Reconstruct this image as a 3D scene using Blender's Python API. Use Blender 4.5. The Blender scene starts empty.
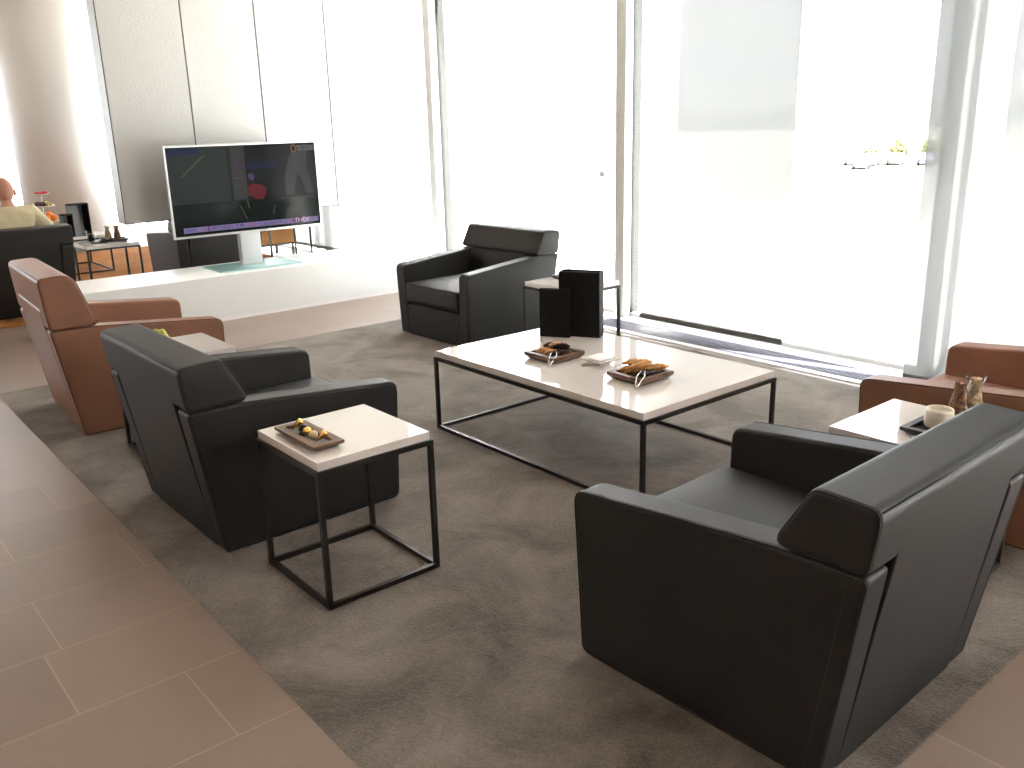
import bpy, bmesh, math, random
from mathutils import Vector, Matrix
random.seed(7)
S = bpy.context.scene
COL = S.collection
PI = math.pi
# ------------------------------------------------------------------ materials
def new_mat(name):
    m = bpy.data.materials.new(name); m.use_nodes = True
    nt = m.node_tree; b = nt.nodes.get('Principled BSDF')
    return m, nt, b
def pmat(name, col, rough=.5, metal=0, spec=.5, bump=None, mottle=None, coat=0, emit=None, es=0, trans=0, ior=1.45):
    m, nt, b = new_mat(name)
    b.inputs['Base Color'].default_value = (*col, 1)
    b.inputs['Roughness'].default_value = rough
    b.inputs['Metallic'].default_value = metal
    b.inputs['Specular IOR Level'].default_value = spec
    b.inputs['Coat Weight'].default_value = coat
    b.inputs['Transmission Weight'].default_value = trans
    b.inputs['IOR'].default_value = ior
    if emit:
        b.inputs['Emission Color'].default_value = (*emit, 1); b.inputs['Emission Strength'].default_value = es
    if bump or mottle:
        tc = nt.nodes.new('ShaderNodeTexCoord')
    if bump:
        sc, st, di = bump
        n = nt.nodes.new('ShaderNodeTexNoise'); n.inputs['Scale'].default_value = sc; n.inputs['Detail'].default_value = 6
        nt.links.new(tc.outputs['Object'], n.inputs['Vector'])
        bp = nt.nodes.new('ShaderNodeBump'); bp.inputs['Strength'].default_value = st; bp.inputs['Distance'].default_value = di
        nt.links.new(n.outputs['Fac'], bp.inputs['Height']); nt.links.new(bp.outputs[0], b.inputs['Normal'])
    if mottle:
        sc, amt = mottle
        n = nt.nodes.new('ShaderNodeTexNoise'); n.inputs['Scale'].default_value = sc; n.inputs['Detail'].default_value = 4
        nt.links.new(tc.outputs['Object'], n.inputs['Vector'])
        r = nt.nodes.new('ShaderNodeValToRGB')
        r.color_ramp.elements[0].position = .3; r.color_ramp.elements[1].position = .7
        r.color_ramp.elements[0].color = (*[c*(1-amt) for c in col], 1); r.color_ramp.elements[1].color = (*[min(1, c*(1+amt)) for c in col], 1)
        nt.links.new(n.outputs['Fac'], r.inputs[0]); nt.links.new(r.outputs[0], b.inputs['Base Color'])
    return m
M = {}
M['leather'] = pmat('black_leather', (.0185, .0180, .0178), .50, spec=.45, bump=(260, .25, .002), mottle=(3, .12))
M['leather_seam'] = pmat('black_seam', (.012, .012, .012), .5)
M['tan'] = pmat('cognac_leather', (.27, .130, .082), .42, spec=.45, bump=(260, .25, .002), mottle=(3, .1))
M['tan_seam'] = pmat('cognac_seam', (.13, .045, .02), .5)
M['dark_fabric'] = pmat('plinth_black', (.01, .01, .01), .8)
M['lacquer'] = pmat('white_lacquer', (.80, .77, .745), .06, spec=.5, coat=.6)
M['console'] = pmat('console_white', (.77, .80, .80), .34, spec=.5)
M['steel'] = pmat('dark_bronze_steel', (.045, .042, .038), .38, metal=.6)
M['wall'] = pmat('wall_paint', (.48, .42, .37), .7, bump=(40, .05, .01))
M['ceil'] = pmat('ceiling_paint', (.58, .51, .45), .8)
M['white'] = pmat('white_paint', (.85, .85, .84), .45)
M['column'] = pmat('column_plaster', (.68, .68, .67), .5, bump=(8, .05, .01))
M['mullion'] = pmat('mullion_aluminium', (.66, .67, .66), .5)
M['mullion_dark'] = pmat('mullion_grey_outer', (.022, .023, .022), .7, spec=.1)
M['gasket'] = pmat('gasket_dark', (.05, .05, .05), .6)
M['fin'] = pmat('white_fin', (.82, .84, .84), .4)
M['sill'] = pmat('sill_white', (.86, .86, .88), .4)
M['slat'] = pmat('grille_slat', (.12, .12, .16), .45)
M['pit'] = pmat('grille_pit', (.03, .03, .035), .8)
M['bar'] = pmat('blind_bar', (.16, .16, .14), .5)
M['bezel'] = pmat('tv_silver', (.62, .62, .60), .3, metal=.7)
M['alu'] = pmat('brushed_aluminium', (.62, .63, .64), .38, metal=.55)
M['screen'] = pmat('tv_screen', (.003, .004, .004), .12, spec=.12, emit=(.0035, .0050, .0045), es=1)
M['menu'] = pmat('menu_black', (.006, .006, .007), .6, spec=.2, mottle=(5, .2))
M['menu_grey'] = pmat('menu_grey', (.20, .21, .22), .5)
M['wood'] = pmat('walnut_tray', (.15, .085, .055), .38, mottle=(14, .25))
M['wood_dark'] = pmat('wenge_tray', (.035, .028, .026), .4, mottle=(14, .2))
M['china'] = pmat('white_china', (.86, .84, .80), .15)
M['cream'] = pmat('cream_ceramic', (.74, .70, .60), .35)
M['pastry'] = pmat('baked_pastry', (.62, .32, .11), .6, bump=(60, .6, .01), mottle=(30, .4))
M['choc'] = pmat('dark_chocolate', (.035, .016, .011), .3, mottle=(40, .3))
M['whitechoc'] = pmat('cream_praline', (.66, .50, .30), .35)
M['gold'] = pmat('gold_foil', (.92, .60, .16), .2, metal=1, bump=(120, .4, .004))
M['chrome'] = pmat('chrome', (.8, .8, .8), .12, metal=1)
M['pretzel'] = pmat('brown_snack', (.30, .12, .06), .55, bump=(50, .8, .02), mottle=(60, .6))
M['nuts'] = pmat('tan_snack', (.58, .40, .26), .55, bump=(50, .8, .02), mottle=(60, .5))
M['grape'] = pmat('green_grape', (.42, .48, .08), .25, spec=.5)
M['grape_dark'] = pmat('dark_grape', (.05, .012, .02), .25)
M['orange'] = pmat('orange_peel', (.90, .28, .03), .45, bump=(80, .2, .003))
M['berry'] = pmat('red_berry', (.55, .03, .03), .35)
M['skin'] = pmat('skin', (.58, .30, .21), .5)
M['eye'] = pmat('eye', (.05, .03, .02), .3)
M['shirt'] = pmat('pale_yellow_shirt', (.66, .60, .40), .8, bump=(14, .5, .03))
M['trouser'] = pmat('dark_trousers', (.03, .03, .04), .8)
M['cola'] = pmat('dark_candle', (.02, .008, .008), .2)
M['asphalt'] = pmat('asphalt', (.3, .3, .3), .8)
M['tree'] = pmat('spring_foliage', (.20, .215, .08), .8, mottle=(1, .3))
M['forest'] = pmat('forest_foliage', (.13, .135, .132), .9)
M['trunk'] = pmat('bark', (.08, .06, .04), .9)
M['carblue'] = pmat('car_blue', (.16, .17, .26), .3)
M['carred'] = pmat('car_red', (.30, .16, .16), .3)
M['cargrey'] = pmat('car_grey', (.24, .25, .27), .3)
M['carwhite'] = pmat('car_white', (.8, .8, .8), .3)
M['glassdark'] = pmat('vehicle_glass', (.02, .02, .02), .1)
M['rubber'] = pmat('rubber', (.02, .02, .02), .8)
M['bluepanel'] = pmat('blue_panel', (.075, .10, .14), .5)
M['lampglow'] = pmat('lamp_glow', (1, .8, .6), .5, emit=(1, .66, .42), es=3.6)
M['glasstint'] = pmat('aqua_glass', (.35, .62, .62), .08, spec=.6, coat=.5)
def emis(name, col):
    return pmat(name, (.0, .0, .0), .2, spec=.12, emit=col, es=.36)
def math_node(nt, op, a, b=None):
    n = nt.nodes.new('ShaderNodeMath'); n.operation = op
    for i, v in enumerate((a, b)):
        if v is None: continue
        if isinstance(v, (int, float)): n.inputs[i].default_value = v
        else: nt.links.new(v, n.inputs[i])
    return n.outputs[0]
def glass_mat(name, tint=(1, 1, 1), refl=.06):
    m, nt, b = new_mat(name); nt.nodes.remove(b)
    out = nt.nodes['Material Output']
    t = nt.nodes.new('ShaderNodeBsdfTransparent'); t.inputs[0].default_value = (*tint, 1)
    g = nt.nodes.new('ShaderNodeBsdfGlossy'); g.inputs['Roughness'].default_value = .02
    fr = nt.nodes.new('ShaderNodeFresnel'); fr.inputs[0].default_value = 1.35
    mx = nt.nodes.new('ShaderNodeMixShader')
    ge = nt.nodes.new('ShaderNodeNewGeometry'); iv = math_node(nt, 'SUBTRACT', 1, ge.outputs['Backfacing'])
    nt.links.new(math_node(nt, 'MULTIPLY', fr.outputs[0], iv), mx.inputs[0]); nt.links.new(t.outputs[0], mx.inputs[1]); nt.links.new(g.outputs[0], mx.inputs[2])
    nt.links.new(mx.outputs[0], out.inputs[0])
    return m
M['pane'] = glass_mat('window_glass', (.985, .985, .985))
M['vessel'] = glass_mat('clear_vessel_glass', (.93, .95, .94))
def sheer_mat():
    m, nt, b = new_mat('sheer_blind_fabric'); nt.nodes.remove(b)
    out = nt.nodes['Material Output']
    tc = nt.nodes.new('ShaderNodeTexCoord')
    mp = nt.nodes.new('ShaderNodeMapping'); mp.inputs['Scale'].default_value = (3, 3, 160)
    nt.links.new(tc.outputs['Object'], mp.inputs[0])
    n = nt.nodes.new('ShaderNodeTexNoise'); n.inputs['Scale'].default_value = 1; n.inputs['Detail'].default_value = 3
    nt.links.new(mp.outputs[0], n.inputs['Vector'])
    r = nt.nodes.new('ShaderNodeMapRange'); r.inputs[3].default_value = .040; r.inputs[4].default_value = .065
    nt.links.new(n.outputs['Fac'], r.inputs[0])
    t = nt.nodes.new('ShaderNodeBsdfTransparent')
    tl = nt.nodes.new('ShaderNodeBsdfTranslucent'); tl.inputs[0].default_value = (.095, .099, .10, 1)
    d = nt.nodes.new('ShaderNodeBsdfDiffuse'); d.inputs[0].default_value = (.45, .46, .47, 1)
    a = nt.nodes.new('ShaderNodeMixShader'); a.inputs[0].default_value = .30
    nt.links.new(tl.outputs[0], a.inputs[1]); nt.links.new(d.outputs[0], a.inputs[2])
    mx = nt.nodes.new('ShaderNodeMixShader')
    nt.links.new(r.outputs[0], mx.inputs[0]); nt.links.new(a.outputs[0], mx.inputs[1]); nt.links.new(t.outputs[0], mx.inputs[2])
    nt.links.new(mx.outputs[0], out.inputs[0])
    return m
M['sheer'] = sheer_mat()
def tile_mat():
    m, nt, b = new_mat('stone_floor_tiles')
    tc = nt.nodes.new('ShaderNodeTexCoord'); sp = nt.nodes.new('ShaderNodeSeparateXYZ')
    nt.links.new(tc.outputs['Object'], sp.inputs[0])
    x, y = sp.outputs[0], sp.outputs[1]
    W, L = .3875, .80
    xr = math_node(nt, 'DIVIDE', math_node(nt, 'SUBTRACT', x, .115), W)
    row = math_node(nt, 'FLOOR', xr); fx = math_node(nt, 'FRACT', xr)
    # joint offsets per row, period 8 rows
    k = math_node(nt, 'FRACT', math_node(nt, 'DIVIDE', math_node(nt, 'ADD', row, 80.5), 8))
    ramp = nt.nodes.new('ShaderNodeValToRGB'); cr = ramp.color_ramp; cr.interpolation = 'CONSTANT'
    offs = {0: -1.695, 1: -2.087, 2: -2.14, 3: -1.84, 4: -1.55, 5: -2.2, 6: -1.80, 7: -2.06}
    for i in range(8):
        v = (offs[i] % L)/L
        e = cr.elements[i] if i < 2 else cr.elements.new(i/8)
        e.position = i/8; e.color = (v, v, v, 1)
    nt.links.new(k, ramp.inputs[0])
    sep = nt.nodes.new('ShaderNodeSeparateColor'); nt.links.new(ramp.outputs[0], sep.inputs[0])
    yr = math_node(nt, 'SUBTRACT', math_node(nt, 'DIVIDE', y, L), sep.outputs[0])
    fy = math_node(nt, 'FRACT', yr); cy = math_node(nt, 'FLOOR', yr)
    g1 = math_node(nt, 'LESS_THAN', math_node(nt, 'MINIMUM', fx, math_node(nt, 'SUBTRACT', 1, fx)), .0055)
    g2 = math_node(nt, 'LESS_THAN', math_node(nt, 'MINIMUM', fy, math_node(nt, 'SUBTRACT', 1, fy)), .0027)
    g = math_node(nt, 'MAXIMUM', g1, g2)
    cmb = nt.nodes.new('ShaderNodeCombineXYZ'); nt.links.new(row, cmb.inputs[0]); nt.links.new(cy, cmb.inputs[1])
    wn = nt.nodes.new('ShaderNodeTexWhiteNoise'); nt.links.new(cmb.outputs[0], wn.inputs[0])
    ns = nt.nodes.new('ShaderNodeTexNoise'); ns.inputs['Scale'].default_value = 2.2; ns.inputs['Detail'].default_value = 8; ns.inputs['Roughness'].default_value = .65
    nt.links.new(tc.outputs['Object'], ns.inputs['Vector'])
    v = math_node(nt, 'ADD', math_node(nt, 'MULTIPLY', wn.outputs[0], .35), math_node(nt, 'MULTIPLY', ns.outputs['Fac'], .75))
    r2 = nt.nodes.new('ShaderNodeValToRGB')
    r2.color_ramp.elements[0].position = .15; r2.color_ramp.elements[0].color = (.225, .168, .135, 1)
    r2.color_ramp.elements[1].position = .95; r2.color_ramp.elements[1].color = (.315, .248, .21, 1)
    nt.links.new(v, r2.inputs[0])
    mx = nt.nodes.new('ShaderNodeMix'); mx.data_type = 'RGBA'
    nt.links.new(g, mx.inputs[0]); nt.links.new(r2.outputs[0], mx.inputs[6]); mx.inputs[7].default_value = (.42, .34, .27, 1)
    nt.links.new(mx.outputs[2], b.inputs['Base Color'])
    rr = math_node(nt, 'ADD', math_node(nt, 'MULTIPLY', ns.outputs['Fac'], .12), math_node(nt, 'ADD', .28, math_node(nt, 'MULTIPLY', g, .4)))
    nt.links.new(rr, b.inputs['Roughness'])
    b.inputs['Specular IOR Level'].default_value = .55
    bp = nt.nodes.new('ShaderNodeBump'); bp.inputs['Strength'].default_value = .5; bp.inputs['Distance'].default_value = .002; bp.invert = True
    nt.links.new(g, bp.inputs['Height']); nt.links.new(bp.outputs[0], b.inputs['Normal'])
    return m
M['tile'] = tile_mat()
def rug_mat(name, c0, c1, bscale=1, sheen=.35):
    m, nt, b = new_mat(name)
    tc = nt.nodes.new('ShaderNodeTexCoord')
    n1 = nt.nodes.new('ShaderNodeTexNoise'); n1.inputs['Scale'].default_value = 2.6; n1.inputs['Detail'].default_value = 7; n1.inputs['Roughness'].default_value = .62; n1.inputs['Distortion'].default_value = .6
    n2 = nt.nodes.new('ShaderNodeTexNoise'); n2.inputs['Scale'].default_value = 130*bscale; n2.inputs['Detail'].default_value = 4
    for n in (n1, n2): nt.links.new(tc.outputs['Object'], n.inputs['Vector'])
    v = math_node(nt, 'ADD', math_node(nt, 'MULTIPLY', n1.outputs['Fac'], .8), math_node(nt, 'MULTIPLY', n2.outputs['Fac'], .3))
    r = nt.nodes.new('ShaderNodeValToRGB')
    r.color_ramp.elements[0].position = .42; r.color_ramp.elements[0].color = (*c0, 1)
    r.color_ramp.elements[1].position = .70; r.color_ramp.elements[1].color = (*c1, 1)
    nt.links.new(v, r.inputs[0]); nt.links.new(r.outputs[0], b.inputs['Base Color'])
    b.inputs['Roughness'].default_value = .95; b.inputs['Specular IOR Level'].default_value = .1
    b.inputs['Sheen Weight'].default_value = sheen; b.inputs['Sheen Roughness'].default_value = .4
    b.inputs['Sheen Tint'].default_value = (.9, .85, .78, 1)
    bp = nt.nodes.new('ShaderNodeBump'); bp.inputs['Strength'].default_value = .8; bp.inputs['Distance'].default_value = .006
    h = math_node(nt, 'ADD', math_node(nt, 'MULTIPLY', n1.outputs['Fac'], 2.5), n2.outputs['Fac'])
    nt.links.new(h, bp.inputs['Height']); nt.links.new(bp.outputs[0], b.inputs['Normal'])
    return m
M['rug'] = rug_mat('grey_velour_pile', (.105, .092, .081), (.26, .234, .21))
M['rug_orange'] = rug_mat('orange_carpet', (.25, .100, .022), (.35, .150, .038), .6, .05)
def panel_mat():
    m, nt, b = new_mat('satin_metal_panel')
    b.inputs['Base Color'].default_value = (.42, .42, .405, 1); b.inputs['Metallic'].default_value = .35; b.inputs['Roughness'].default_value = .42
    tc = nt.nodes.new('ShaderNodeTexCoord'); mp = nt.nodes.new('ShaderNodeMapping'); mp.inputs['Scale'].default_value = (1, 60, 60)
    nt.links.new(tc.outputs['Object'], mp.inputs[0])
    w = nt.nodes.new('ShaderNodeTexVoronoi'); w.inputs['Scale'].default_value = 1
    nt.links.new(mp.outputs[0], w.inputs['Vector'])
    bp = nt.nodes.new('ShaderNodeBump'); bp.inputs['Strength'].default_value = .25; bp.inputs['Distance'].default_value = .003
    nt.links.new(w.outputs[0], bp.inputs['Height']); nt.links.new(bp.outputs[0], b.inputs['Normal'])
    return m
M['panel'] = panel_mat()
def apron_mat():
    m, nt, b = new_mat('apron_concrete')
    tc = nt.nodes.new('ShaderNodeTexCoord'); mp = nt.nodes.new('ShaderNodeMapping'); mp.inputs['Scale'].default_value = (.01, .035, 1)
    mp.inputs['Rotation'].default_value = (0, 0, .9)
    nt.links.new(tc.outputs['Object'], mp.inputs[0])
    n = nt.nodes.new('ShaderNodeTexNoise'); n.inputs['Scale'].default_value = 1; n.inputs['Detail'].default_value = 5
    nt.links.new(mp.outputs[0], n.inputs['Vector'])
    r = nt.nodes.new('ShaderNodeValToRGB')
    r.color_ramp.elements[0].position = .38; r.color_ramp.elements[0].color = (.60, .61, .59, 1)
    r.color_ramp.elements[1].position = .6; r.color_ramp.elements[1].color = (.72, .72, .70, 1)
    nt.links.new(n.outputs['Fac'], r.inputs[0])
    sp = nt.nodes.new('ShaderNodeSeparateXYZ'); nt.links.new(tc.outputs['Object'], sp.inputs[0])
    mr = nt.nodes.new('ShaderNodeMapRange'); mr.inputs[1].default_value = 36; mr.inputs[2].default_value = 66
    nt.links.new(math_node(nt, 'ADD', sp.outputs[1], math_node(nt, 'MULTIPLY', n.outputs['Fac'], 12)), mr.inputs[0])
    mx = nt.nodes.new('ShaderNodeMix'); mx.data_type = 'RGBA'
    nt.links.new(mr.outputs[0], mx.inputs[0]); nt.links.new(r.outputs[0], mx.inputs[6]); mx.inputs[7].default_value = (.23, .24, .22, 1)
    nt.links.new(mx.outputs[2], b.inputs['Base Color'])
    b.inputs['Roughness'].default_value = .8
    return m
M['apron'] = apron_mat()
# ------------------------------------------------------------------ mesh helpers
def obj(name, bm, mat, parent=None, smooth=False, wn=False):
    me = bpy.data.meshes.new(name); bmesh.ops.recalc_face_normals(bm, faces=bm.faces[:]); bm.to_mesh(me); bm.free()
    if isinstance(mat, (list, tuple)):
        for q in mat: me.materials.append(q)
    else: me.materials.append(mat)
    o = bpy.data.objects.new(name, me); COL.objects.link(o)
    if parent is not None: o.parent = parent
    if smooth:
        for p in me.polygons: p.use_smooth = True
    if wn:
        md = o.modifiers.new('wn', 'WEIGHTED_NORMAL'); md.keep_sharp = True; md.weight = 80
    return o
def tag(o, label, cat, group=None, kind=None):
    o['label'] = label; o['category'] = cat
    if group: o['group'] = group
    if kind: o['kind'] = kind
    return o
def thing(name, label, cat, loc=(0, 0, 0), rz=0, group=None):
    o = bpy.data.objects.new(name, None); o.empty_display_size = .1; COL.objects.link(o)
    o.location = loc; o.rotation_euler = (0, 0, rz)
    return tag(o, label, cat, group)
def struct(name, bm, mat, label=None, parent=None, **k):
    o = obj(name, bm, mat, parent, **k)
    if parent is None: o['kind'] = 'structure'
    if label: o['label'] = label
    return o
def box(bm, x0, x1, y0, y1, z0, z1, mi=0):
    vs = [bm.verts.new(p) for p in ((x0, y0, z0), (x1, y0, z0), (x1, y1, z0), (x0, y1, z0), (x0, y0, z1), (x1, y0, z1), (x1, y1, z1), (x0, y1, z1))]
    for f in ((0, 3, 2, 1), (4, 5, 6, 7), (0, 1, 5, 4), (1, 2, 6, 5), (2, 3, 7, 6), (3, 0, 4, 7)):
        fc = bm.faces.new([vs[i] for i in f]); fc.material_index = mi
    return vs
def bxm(*a):
    bm = bmesh.new(); box(bm, *a); return bm
def bevel(bm, w, seg=3, sharp=None):
    es = [e for e in bm.edges if len(e.link_faces) == 2 and e.calc_face_angle(0) > (sharp or .35)]
    bmesh.ops.bevel(bm, geom=es, offset=w, segments=seg, profile=.5, affect='EDGES', clamp_overlap=True)
    return bm
def tube(bm, pts, r, n=8, closed=False, cap=True, mi=0):
    pts = [Vector(p) for p in pts]; rings = []
    up = Vector((0, 0, 1)); N = len(pts)
    for i, p in enumerate(pts):
        a = pts[(i-1) % N] if (i > 0 or closed) else p; b = pts[(i+1) % N] if (i < N-1 or closed) else p
        t = (b-a).normalized()
        s = t.cross(up)
        if s.length < .05: s = t.cross(Vector((1, 0, 0)))
        s.normalize(); u = s.cross(t)
        rr = r[i] if isinstance(r, (list, tuple)) else r
        rings.append([bm.verts.new(p+s*math.cos(2*PI*k/n)*rr+u*math.sin(2*PI*k/n)*rr) for k in range(n)])
    for i in range(N if closed else N-1):
        A, B = rings[i], rings[(i+1) % N]
        for k in range(n): bm.faces.new((A[k], A[(k+1) % n], B[(k+1) % n], B[k])).material_index = mi
    if cap and not closed:
        bm.faces.new(rings[0][::-1]).material_index = mi; bm.faces.new(rings[-1]).material_index = mi
def lathe(bm, prof, n=32, c=(0, 0, 0), capb=True, capt=False):
    rings = [[bm.verts.new((c[0]+r*math.cos(2*PI*k/n), c[1]+r*math.sin(2*PI*k/n), c[2]+z)) for k in range(n)] for r, z in prof]
    for A, B in zip(rings, rings[1:]):
        for k in range(n): bm.faces.new((A[k], A[(k+1) % n], B[(k+1) % n], B[k]))
    if capb: bm.faces.new(rings[0][::-1])
    if capt: bm.faces.new(rings[-1])
def ball(bm, c, r, sc=(1, 1, 1), rot=None, seg=16, ring=10):
    m = Matrix.Translation(c) @ (rot or Matrix()) @ Matrix.Diagonal((*[r*s for s in sc], 1))
    T = bm.verts.new(m @ Vector((0, 0, 1))); B = bm.verts.new(m @ Vector((0, 0, -1))); rows = []
    for j in range(1, ring):
        t = PI*j/ring
        rows.append([bm.verts.new(m @ Vector((math.sin(t)*math.cos(2*PI*k/seg), math.sin(t)*math.sin(2*PI*k/seg), math.cos(t)))) for k in range(seg)])
    for k in range(seg):
        q = (k+1) % seg
        bm.faces.new((T, rows[0][k], rows[0][q])); bm.faces.new((B, rows[-1][q], rows[-1][k]))
        for a, b in zip(rows, rows[1:]): bm.faces.new((a[k], b[k], b[q], a[q]))
def profile(bm, pts, v0, v1, lean=0):
    """side profile (u,z) extruded along v; lean shears the outer face with height"""
    A = [bm.verts.new((u, v0+(0 if lean >= 0 else lean*(z-.3)), z)) for u, z in pts]
    B = [bm.verts.new((u, v1+(lean*(z-.3) if lean > 0 else 0), z)) for u, z in pts]
    n = len(pts)
    bm.faces.new(A); bm.faces.new(B[::-1])
    for i in range(n): bm.faces.new((A[i], B[i], B[(i+1) % n], A[(i+1) % n]))
def round_poly(pts, r, n=4):
    out = []; N = len(pts)
    for i in range(N):
        p = Vector(pts[i]); a = (Vector(pts[i-1])-p); b = (Vector(pts[(i+1) % N])-p)
        rr = r[i] if isinstance(r, (list, tuple)) else r
        ang = a.angle(b); d = min(rr/math.tan(ang/2), a.length*.48, b.length*.48)
        if rr <= 0: out.append(tuple(p)); continue
        A = p+a.normalized()*d; B = p+b.normalized()*d
        for k in range(n+1):
            t = k/n; q = A*(1-t)**2+p*2*t*(1-t)+B*t*t; out.append((q.x, q.y))
    return out
def inset_poly(pts, d):
    N = len(pts); area = sum(pts[i][0]*pts[(i+1) % N][1]-pts[(i+1) % N][0]*pts[i][1] for i in range(N)); sg = 1 if area > 0 else -1
    out = []
    for i in range(N):
        p = Vector(pts[i]); e1 = (p-Vector(pts[i-1])).normalized(); e2 = (Vector(pts[(i+1) % N])-p).normalized()
        n1 = Vector((-e1.y, e1.x))*sg; n2 = Vector((-e2.y, e2.x))*sg; m = (n1+n2).normalized()
        q = p+m*(d/max(.5, m.dot(n1))); out.append((q.x, q.y))
    return out
def pad(pts, v0, v1, r, lean=0, n=5, puff=0):
    """upholstered slab: side profile (u,z) extruded from v0 to v1 with rounded rims"""
    bm = bmesh.new(); rings = []
    def ring(d, v): rings.append([bm.verts.new((u, v+lean*(z-.3), z)) for u, z in (inset_poly(pts, d) if d > 0 else pts)])
    for k in range(n+1):
        a = k/n*PI/2; ring(r*(1-math.sin(a)), v0+r*(1-math.cos(a)))
    for k in range(n+1):
        a = (1-k/n)*PI/2; ring(r*(1-math.sin(a)), v1-r*(1-math.cos(a)))
    for e_ in (0, -1):
        c_ = sum((v.co for v in rings[e_]), Vector())/len(rings[e_]); nr = [bm.verts.new(c_+(v.co-c_)*.93) for v in rings[e_]]
        rings.insert(0, nr) if e_ == 0 else rings.append(nr)
    N = len(pts)
    for A, B in zip(rings, rings[1:]):
        for i in range(N): bm.faces.new((A[i], A[(i+1) % N], B[(i+1) % N], B[i]))
    bm.faces.new(rings[0][::-1]); bm.faces.new(rings[-1])
    return bm
def arc(cx, cz, r, a0, a1, n=5):
    return [(cx+r*math.cos(math.radians(a0+(a1-a0)*i/n)), cz+r*math.sin(math.radians(a0+(a1-a0)*i/n))) for i in range(n+1)]
def copy_tree(o, parent=None):
    c = o.copy(); COL.objects.link(c); c.parent = parent
    for ch in list(o.children): copy_tree(ch, c)
    return c
# ------------------------------------------------------------------ armchair
def make_chair(name, label, loc, rz, mt, seam, hz=0.0):
    t = thing(name, label, 'armchair', (*loc, .005 if loc[0] > -3 else .011), rz); t.scale = (1, 1, 1.013)
    HW = .433
    side = round_poly([(0, .004), (.786, .004), (.793, .522), (.139, .580), (-.092, .581)], [.016, .03, .045, .0, .016])
    for s in (-1, 1):
        v0, v1 = (HW-.118, HW-.014) if s > 0 else (-HW+.014, -HW+.118)
        a = obj('armrest', pad(side, v0, v1, .014, s*.052), mt, t, smooth=True, wn=True)
        bm = bmesh.new()
        for vv, dd in ((s*(HW-.014-.0035), .0025), ):
            tube(bm, [(u, vv+s*.052*(z-.3), z) for u, z in inset_poly(side, dd)], .0028, 5, closed=True)
        obj('seam', bm, seam, a, smooth=True)
    # back panel between the arm ends
    obj('back_panel', pad(round_poly([(.0, .004), (.17, .004), (.20, .40), (.145, .584), (.03, .60), (-.03, .69), (-.098, .69), (-.1016, .66), (-.0925, .584)], 0), -.312, .312, .006), mt, t, smooth=True, wn=True)
    # headrest block running the full width above the arms
    h = hz
    hp = round_poly([(-.092, .5835), (.150, .5835), (.056+min(0, h)*.5, .758+h), (-.112, .750+h)], [.030, .028, .085 if hz > 0 else .036, .032], 8)
    hd = obj('headrest', pad(hp, -HW-.004, HW+.004, .016), mt, t, smooth=True, wn=True)
    for s in (-1, 1):
        bm = bmesh.new()
        tube(bm, [(u, s*(HW+.004-.006), z) for u, z in inset_poly(hp, .004)], .0026, 5, closed=True)
        obj('seam', bm, seam, hd, smooth=True)
    bm = bmesh.new(); tube(bm, [(-.1030, -HW+.014, .7418+h), (-.1030, HW-.014, .7418+h)], .0022, 5)
    obj('seam', bm, seam, hd, smooth=True)
    # seat cushion, crowned
    bm = bmesh.new(); box(bm, .15, .80, -.312, .312, .245, .395)
    bmesh.ops.subdivide_edges(bm, edges=bm.edges[:], cuts=7, use_grid_fill=True)
    for v in bm.verts:
        if v.co.z > .39:
            a = (v.co.x-.15)/.65; b = v.co.y/.312
            v.co.z += .030*(1-b*b)*math.sin(PI*min(1, max(0, a)))**.6 + .0
        if v.co.z < .25 and v.co.x > .78: v.co.x -= .012
    bevel(bm, .028, 4, .9); obj('seat_cushion', bm, mt, t, smooth=True)
    obj('front_panel', pad(round_poly([(.10, .004), (.782, .004), (.785, .238), (.10, .238)], [.0, .012, .012, .0]), -.313, .313, .008), mt, t, smooth=True, wn=True)
    return t
R_ = math.radians
near = make_chair('armchair', 'charcoal black leather armchair in the right foreground, its back and side towards us', (2.788, -.464), R_(181.3), M['leather'], M['leather_seam'], -.010)
near.scale = (1.005, 1.005, 1.04)
make_chair('armchair', 'charcoal black leather armchair behind the near side table with the chocolate tray', (.23, -1.435), R_(90.46), M['leather'], M['leather_seam'])
make_chair('armchair', 'tan cognac leather armchair at the left edge of the grey rug', (-1.6, -1.415), R_(86.9), M['tan'], M['tan_seam'], .10)
make_chair('armchair', 'black leather armchair beside the window, its seat facing us', (-1.649, 1.911), R_(-87.9), M['leather'], M['leather_seam'])
make_chair('armchair', 'tan cognac leather armchair cut off by the right edge, beside the carafes', (2.745, 1.164), R_(180.2), M['tan'], M['tan_seam'], .10)
make_chair('armchair', 'black leather armchair the man in the yellow shirt sits in', (-4.93, -.875), R_(180), M['leather'], M['leather_seam'])
make_chair('armchair', 'black leather armchair seen from behind under the television screen', (-4.95, .905), R_(180), M['leather'], M['leather_seam'])
# ------------------------------------------------------------------ tables
def make_table(name, label, cat, loc, w, d, h, th, group=None, bar=.0175, top='lacquer'):
    t = thing(name, label, cat, (*loc, .005 if loc[0] > -3 else .012), 0, group)
    bm = bmesh.new(); box(bm, .009, w-.009, .009, d-.009, h+.001, h+th)
    bevel(bm, .0015, 1); obj('tabletop', bm, M[top], t)
    b = bar
    for (x, y) in ((0, 0), (w-b, 0), (w-b, d-b), (0, d-b)):
        bm = bmesh.new(); box(bm, x, x+b, y, y+b, b, h-b); obj('leg', bm, M['steel'], t)
    for nm, z in (('upper_frame', h-b), ('base_frame', 0)):
        bm = bmesh.new()
        box(bm, 0, w, 0, b, z, z+b); box(bm, 0, w, d-b, d, z, z+b)
        box(bm, 0, b, b, d-b, z, z+b); box(bm, w-b, w, b, d-b, z, z+b)
        obj(nm, bm, M['steel'], t)
    return t
RZ = .005
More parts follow.
